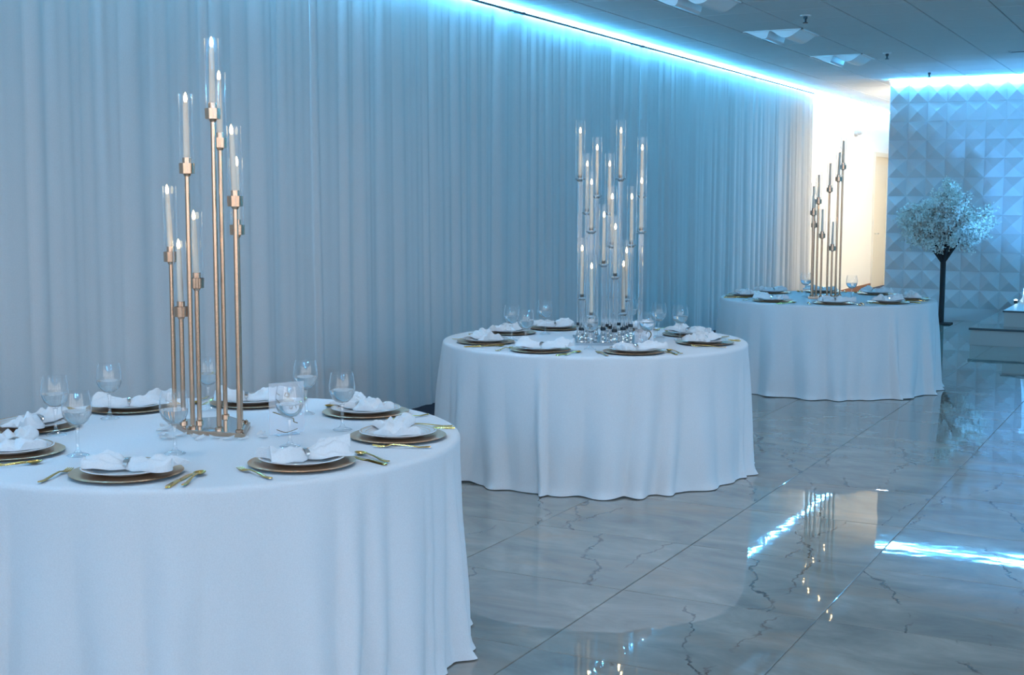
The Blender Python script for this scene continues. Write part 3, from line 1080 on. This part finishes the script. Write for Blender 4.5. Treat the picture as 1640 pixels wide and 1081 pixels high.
obj('base_plate', MB().add(vs, [(3, 2, 1, 0), (4, 5, 6, 7)] + [(i, (i + 1) % 4, 4 + (i + 1) % 4, 4 + i) for i in range(4)]).mesh('base_plate', 'mirror glass'), t)
socket_me = MB().lathe([(0.0, 0.014), (0.019, 0.014), (0.020, 0.022), (0.015, 0.028), (0.0135, 0.05), (0.017, 0.056), (0.017, 0.062), (0.0, 0.062)], 20).mesh('socket', 'chrome', 40)
collar_me = MB().lathe([(0.0145, 0.075), (0.0165, 0.077), (0.0165, 0.090), (0.0145, 0.092)], 18).mesh('collar', 'dark metal', 40)
ccup_me = MB().lathe([(0.0, -0.022), (0.014, -0.020), (0.030, -0.010), (0.031, -0.005), (0.0145, -0.006), (0.0145, 0.016), (0.0125, 0.016), (0.0125, 0.0), (0.0, 0.0)], 24).mesh('candle_cup', 'crystal', 40)
cchim_me = MB().lathe([(0.0285, -0.006), (0.0285, 0.345), (0.0273, 0.345), (0.0273, -0.006)], 28).mesh('glass_chimney', 'crystal chimney', 40)
order = sorted((-q[2], i) for i, q in enumerate(RODS))
rank = {i: k for k, (_, i) in enumerate(order)}
for k, (x, y, h_) in enumerate(RODS):
    st = obj('rod', MB().lathe([(0.0, 0.05), (0.0138, 0.05), (0.0138, h_ - 0.02), (0.0, h_ - 0.02)], 20).mesh('rod', 'acrylic rod', 40), t, (x, y, 0))
    obj('socket', socket_me, st)
    obj('collar', collar_me, st)
    obj('candle_cup', ccup_me, st, (0, 0, h_))
    obj('glass_chimney', cchim_me, st, (0, 0, h_))
    taper((cx + x, cy + y, Z_T + h_), (0, 0), 'ivory taper candle held %s in the clear crystal candelabra' % RANK[rank[k]].replace('tallest', 'highest'), 'tapers in the crystal candelabra', CANDLE_L)

# ------------------------------------------------------------------ acrylic cards, petals


def card(p0, p1, hgt, strokes, label, part):
    p0, p1 = Vector(p0), Vector(p1)
    d = p1 - p0
    L = d.length
    t = tag(obj('acrylic_card', None, None, ((p0.x + p1.x) / 2, (p0.y + p1.y) / 2, Z_T), math.atan2(d.y, d.x)), label, 'card')
    obj('sheet', MB().box((-L / 2, -0.0015, 0.004), (L / 2, 0.0015, hgt)).mesh('sheet', 'frosted acrylic'), t)
    obj('foot', MB().box((-L / 2 * 0.6, -0.02, 0.0), (L / 2 * 0.6, 0.02, 0.004)).mesh('foot', 'frosted acrylic'), t)
    mb = MB()
    for (pts, wd) in strokes:
        v3 = [(-L / 2 + u * L, -0.0025, hgt * v) for u, v in pts]
        mb.tube(v3, wd * (1.7 if part == 'script' else 1.0), 6)
    obj(part, mb.mesh(part, 'ink gold', 60), t)


def curve(ctrl, n=14):
    """Catmull-Rom through control points"""
    P = [ctrl[0]] + list(ctrl) + [ctrl[-1]]
    out = []
    for i in range(1, len(P) - 2):
        for k in range(n):
            u = k / n
            c = []
            for ax in (0, 1):
                a, b, c_, d = (P[i + j][ax] for j in (-1, 0, 1, 2))
                c.append(0.5 * (2 * b + (c_ - a) * u + (2 * a - 5 * b + 4 * c_ - d) * u * u + (3 * b - a - 3 * c_ + d) * u ** 3))
            out.append(tuple(c))
    out.append(ctrl[-1])
    return out


c1x, c1y = TABLES[0]
card((c1x + .238, c1y + .070), (c1x + .300, c1y + .190), 0.188,
     [(curve([(.20, .84), (.24, .80), (.30, .77)], 6), 0.0007), (curve([(.20, .70), (.28, .64), (.40, .58), (.46, .50), (.40, .46)]), 0.0009),
      (curve([(.46, .74), (.55, .72), (.56, .78), (.48, .80), (.44, .74)]), 0.0007), (curve([(.70, .52), (.74, .55), (.70, .50), (.76, .47), (.80, .58), (.90, .59), (.94, .52), (.88, .47)]), 0.0011),
      (curve([(.10, .46), (.34, .39), (.56, .33), (.68, .30), (.70, .24), (.80, .21)]), 0.0011), (curve([(.20, .12), (.45, .05), (.65, .07), (.80, .10)]), 0.0007)],
     'clear acrylic card with gold script behind a goblet by the gold candelabra', 'script')
c2x, c2y = TABLES[1]
two = curve([(.62, .60), (.66, .68), (.78, .70), (.87, .62), (.86, .52), (.76, .40), (.64, .26), (.63, .25), (.76, .28), (.90, .26), (.93, .30)])
card((c2x + .371, c2y - .266), (c2x + .451, c2y - .181), 0.15, [([(u, v - 0.11) for u, v in two], 0.0030)], 'clear acrylic table card with a dark number 2 beside the crystal candelabra', 'number')
rnd = random.Random(21)
for k, (ox, oy) in enumerate([(-.10, -.10), (-.03, -.085), (.03, -.075), (.10, -.06), (.205, -.03), (.20, .07), (-.17, -.02), (-.20, .02), (.07, -.10), (.155, -.05), (-.04, -.14), (.24, .03)]):
    vs, fs = [], []
    n1 = 6
    cur = rnd.uniform(0.006, 0.014)
    sz = rnd.uniform(0.018, 0.03)
    for a in range(n1 + 1):
        u = a / n1
        hw = sz * 0.75 * math.sin(PI * (0.06 + 0.86 * u)) ** 0.7
        for b in range(n1 + 1):
            v = -1 + 2 * b / n1
            vs.append((hw * v, sz * (2 * u - 1), 0.001 + cur * (v * v) * (0.4 + u * 0.6) + 0.008 * u * u))
    for a in range(n1):
        for b in range(n1):
            i0 = a * (n1 + 1) + b
            fs.append((i0, i0 + 1, i0 + n1 + 2, i0 + n1 + 1))
    tag(obj('rose_petal', MB().add(vs, fs).mesh('rose_petal', 'petal', 180), None, (c1x + ox, c1y + oy, Z_T), rnd.uniform(0, 6.28)), 'loose white petal scattered at the foot of the gold candelabra', 'petal', 'petals round the gold candelabra')

# ------------------------------------------------------------------ blossom tree
rnd = random.Random(8)
TX, TY = -3.045, 17.72
tree = tag(obj('blossom_tree', None, None, (TX, TY, 0)), 'artificial tree with white blossom and a black trunk by the relief wall', 'tree')
obj('base_plate', MB().bbox((-0.13, -0.13, 0), (0.13, 0.13, 0.018), 0.004).mesh('base_plate', 'black bark'), tree)
obj('trunk', MB().tube([(0, 0, 0.01), (0.004, 0, 0.4), (0.002, 0, 0.80), (0.0, 0, 0.98)], [0.036, 0.034, 0.035, 0.03], 12).mesh('trunk', 'black bark', 50), tree)
BR = [((-0.30, -0.05, 1.22), (-0.46, -0.08, 1.32)), ((0.30, 0.02, 1.28), (0.45, 0.04, 1.44)), ((0.02, -0.10, 1.35), (0.05, -0.14, 1.66)), ((-0.12, 0.12, 1.40), (-0.24, 0.16, 1.52)), ((0.18, 0.14, 1.20), (0.36, 0.18, 1.22)),
      ((-0.20, -0.16, 1.30), (-0.28, -0.24, 1.50)), ((0.14, -0.16, 1.30), (0.28, -0.26, 1.42)), ((0.02, 0.08, 1.45), (0.03, 0.10, 1.72))]
for (a, b) in BR:
    s0 = Vector((0.0, 0, 0.80))
    obj('branch', MB().tube([s0, s0.lerp(Vector(a), 0.5), a, b], [0.026, 0.025, 0.021, 0.012], 8).mesh('branch', 'black bark', 50), tree)
bl = MB()
tw = MB()


def petal_at(p, s):
    d = Vector((rnd.gauss(0, 1), rnd.gauss(0, 1), rnd.gauss(0, 1))).normalized()
    a = d.orthogonal().normalized()
    b = d.cross(a)
    q = rnd.uniform(0, 2 * PI)
    a, b = a * math.cos(q) + b * math.sin(q), b * math.cos(q) - a * math.sin(q)
    c = Vector(p)
    bl.add([c, c + a * s + b * s * 0.6 + d * s * 0.3, c + a * s * 1.7, c + a * s - b * s * 0.6 + d * s * 0.3], [(0, 1, 2, 3)])


for (a, b) in BR:
    for k in range(34):
        u = rnd.uniform(0.25, 1.05)
        s = Vector((0, 0, 0.86)).lerp(Vector(a), min(1, u * 1.6)) if u < 0.62 else Vector(a).lerp(Vector(b), (u - 0.62) / 0.43)
        dr = Vector((rnd.gauss(0, 0.7) + s.x * 1.4, rnd.gauss(0, 0.55) + s.y * 1.0, rnd.gauss(0.12, 0.6))).normalized()
        ln = rnd.uniform(0.10, 0.26)
        e_ = s + dr * ln
        e_.y = max(-0.5, min(0.5, e_.y))
        if e_.z < 0.86:
            e_.z = 0.86 + rnd.uniform(0, 0.1)
        md = s.lerp(e_, 0.5) + Vector((0, 0, 0.02))
        tw.tube([s, md, e_], [0.004, 0.003, 0.002], 4)
        for j in range(64):
            v = rnd.uniform(0.15, 1.05)
            p = s.lerp(e_, v) + Vector((rnd.gauss(0, 0.028), rnd.gauss(0, 0.028), rnd.gauss(0, 0.028)))
            petal_at(p, rnd.uniform(0.016, 0.030))
for nm, mb, m in (('twigs', tw, 'black bark'), ('blossom', bl, 'blossom white')):
    o = obj(nm, mb.mesh(nm, m), tree)
    o['kind'] = 'stuff'

# ------------------------------------------------------------------ stage
SX, SY = -2.31, 15.29
st = tag(obj('stage_step', None, None, (SX, SY, 0)), 'low pale stage platform with a dark edge on the marble floor', 'platform')
obj('riser', MB().box((0, 0.012, 0.0), (5.0, 2.9, 0.165)).mesh('riser', 'stage paint'), st)
obj('deck', MB().bbox((-0.012, 0, 0.165), (5.012, 2.9, 0.192), 0.004).mesh('deck', 'polished marble tile'), st)
obj('edge_trim', MB().box((-0.014, -0.004, 0.166), (5.0, 0.0, 0.188)).box((-0.016, 0, 0.166), (-0.012, 2.9, 0.188)).mesh('edge_trim', 'stage trim'), st)
st2 = tag(obj('stage_platform', None, None, (SX + 0.31, SY + 0.30, 0.192)), 'upper pale stage tier with a dark edge stacked on the low platform', 'platform')
obj('riser', MB().box((0, 0.012, 0.0), (4.4, 2.55, 0.16)).mesh('riser', 'stage paint'), st2)
obj('deck', MB().bbox((-0.012, 0, 0.16), (4.4, 2.55, 0.183), 0.004).mesh('deck', 'white enamel'), st2)
obj('edge_trim', MB().box((-0.014, -0.004, 0.161), (4.4, 0.0, 0.180)).mesh('edge_trim', 'stage trim'), st2)
ped = tag(obj('pedestal', None, None, (-1.70, 16.85, 0.375)), 'white flared round pedestal standing on the upper stage tier', 'pedestal')
obj('column', MB().lathe([(0.0, 0.0), (0.285, 0.0), (0.285, 0.03), (0.262, 0.06), (0.235, 0.20), (0.215, 0.45), (0.21, 0.75), (0.225, 0.80)], 40).mesh('column', 'white enamel', 40), ped)
obj('top', MB().lathe([(0.0, 0.80), (0.235, 0.80), (0.24, 0.81), (0.24, 0.83), (0.0, 0.83)], 40).mesh('top', 'white enamel', 40), ped)
upl = tag(obj('uplight', None, None, (-2.02, 16.75, 0.375)), 'small floor uplight shining beside the white pedestal', 'light')
obj('body', MB().lathe([(0.0, 0.0), (0.022, 0.0), (0.022, 0.03), (0.02, 0.035)], 20).mesh('body', 'black plastic', 40), upl)
obj('lens', MB().lathe([(0.02, 0.034), (0.017, 0.044), (0.0, 0.05)], 20).mesh('lens', 'uplight lens', 60), upl)
ld = bpy.data.lights.new('uplight_beam', 'SPOT')
ld.color = (0.10, 0.42, 1.0)
ld.energy = 180
ld.spot_size = math.radians(110)
ld.spot_blend = 0.9
ld.shadow_soft_size = 0.04
lo = bpy.data.objects.new('uplight_beam', ld)
COL.objects.link(lo)
lo.parent = upl
lo.location = (0, 0, 0.10)
lo.rotation_euler = (math.radians(150), 0, math.radians(-12))
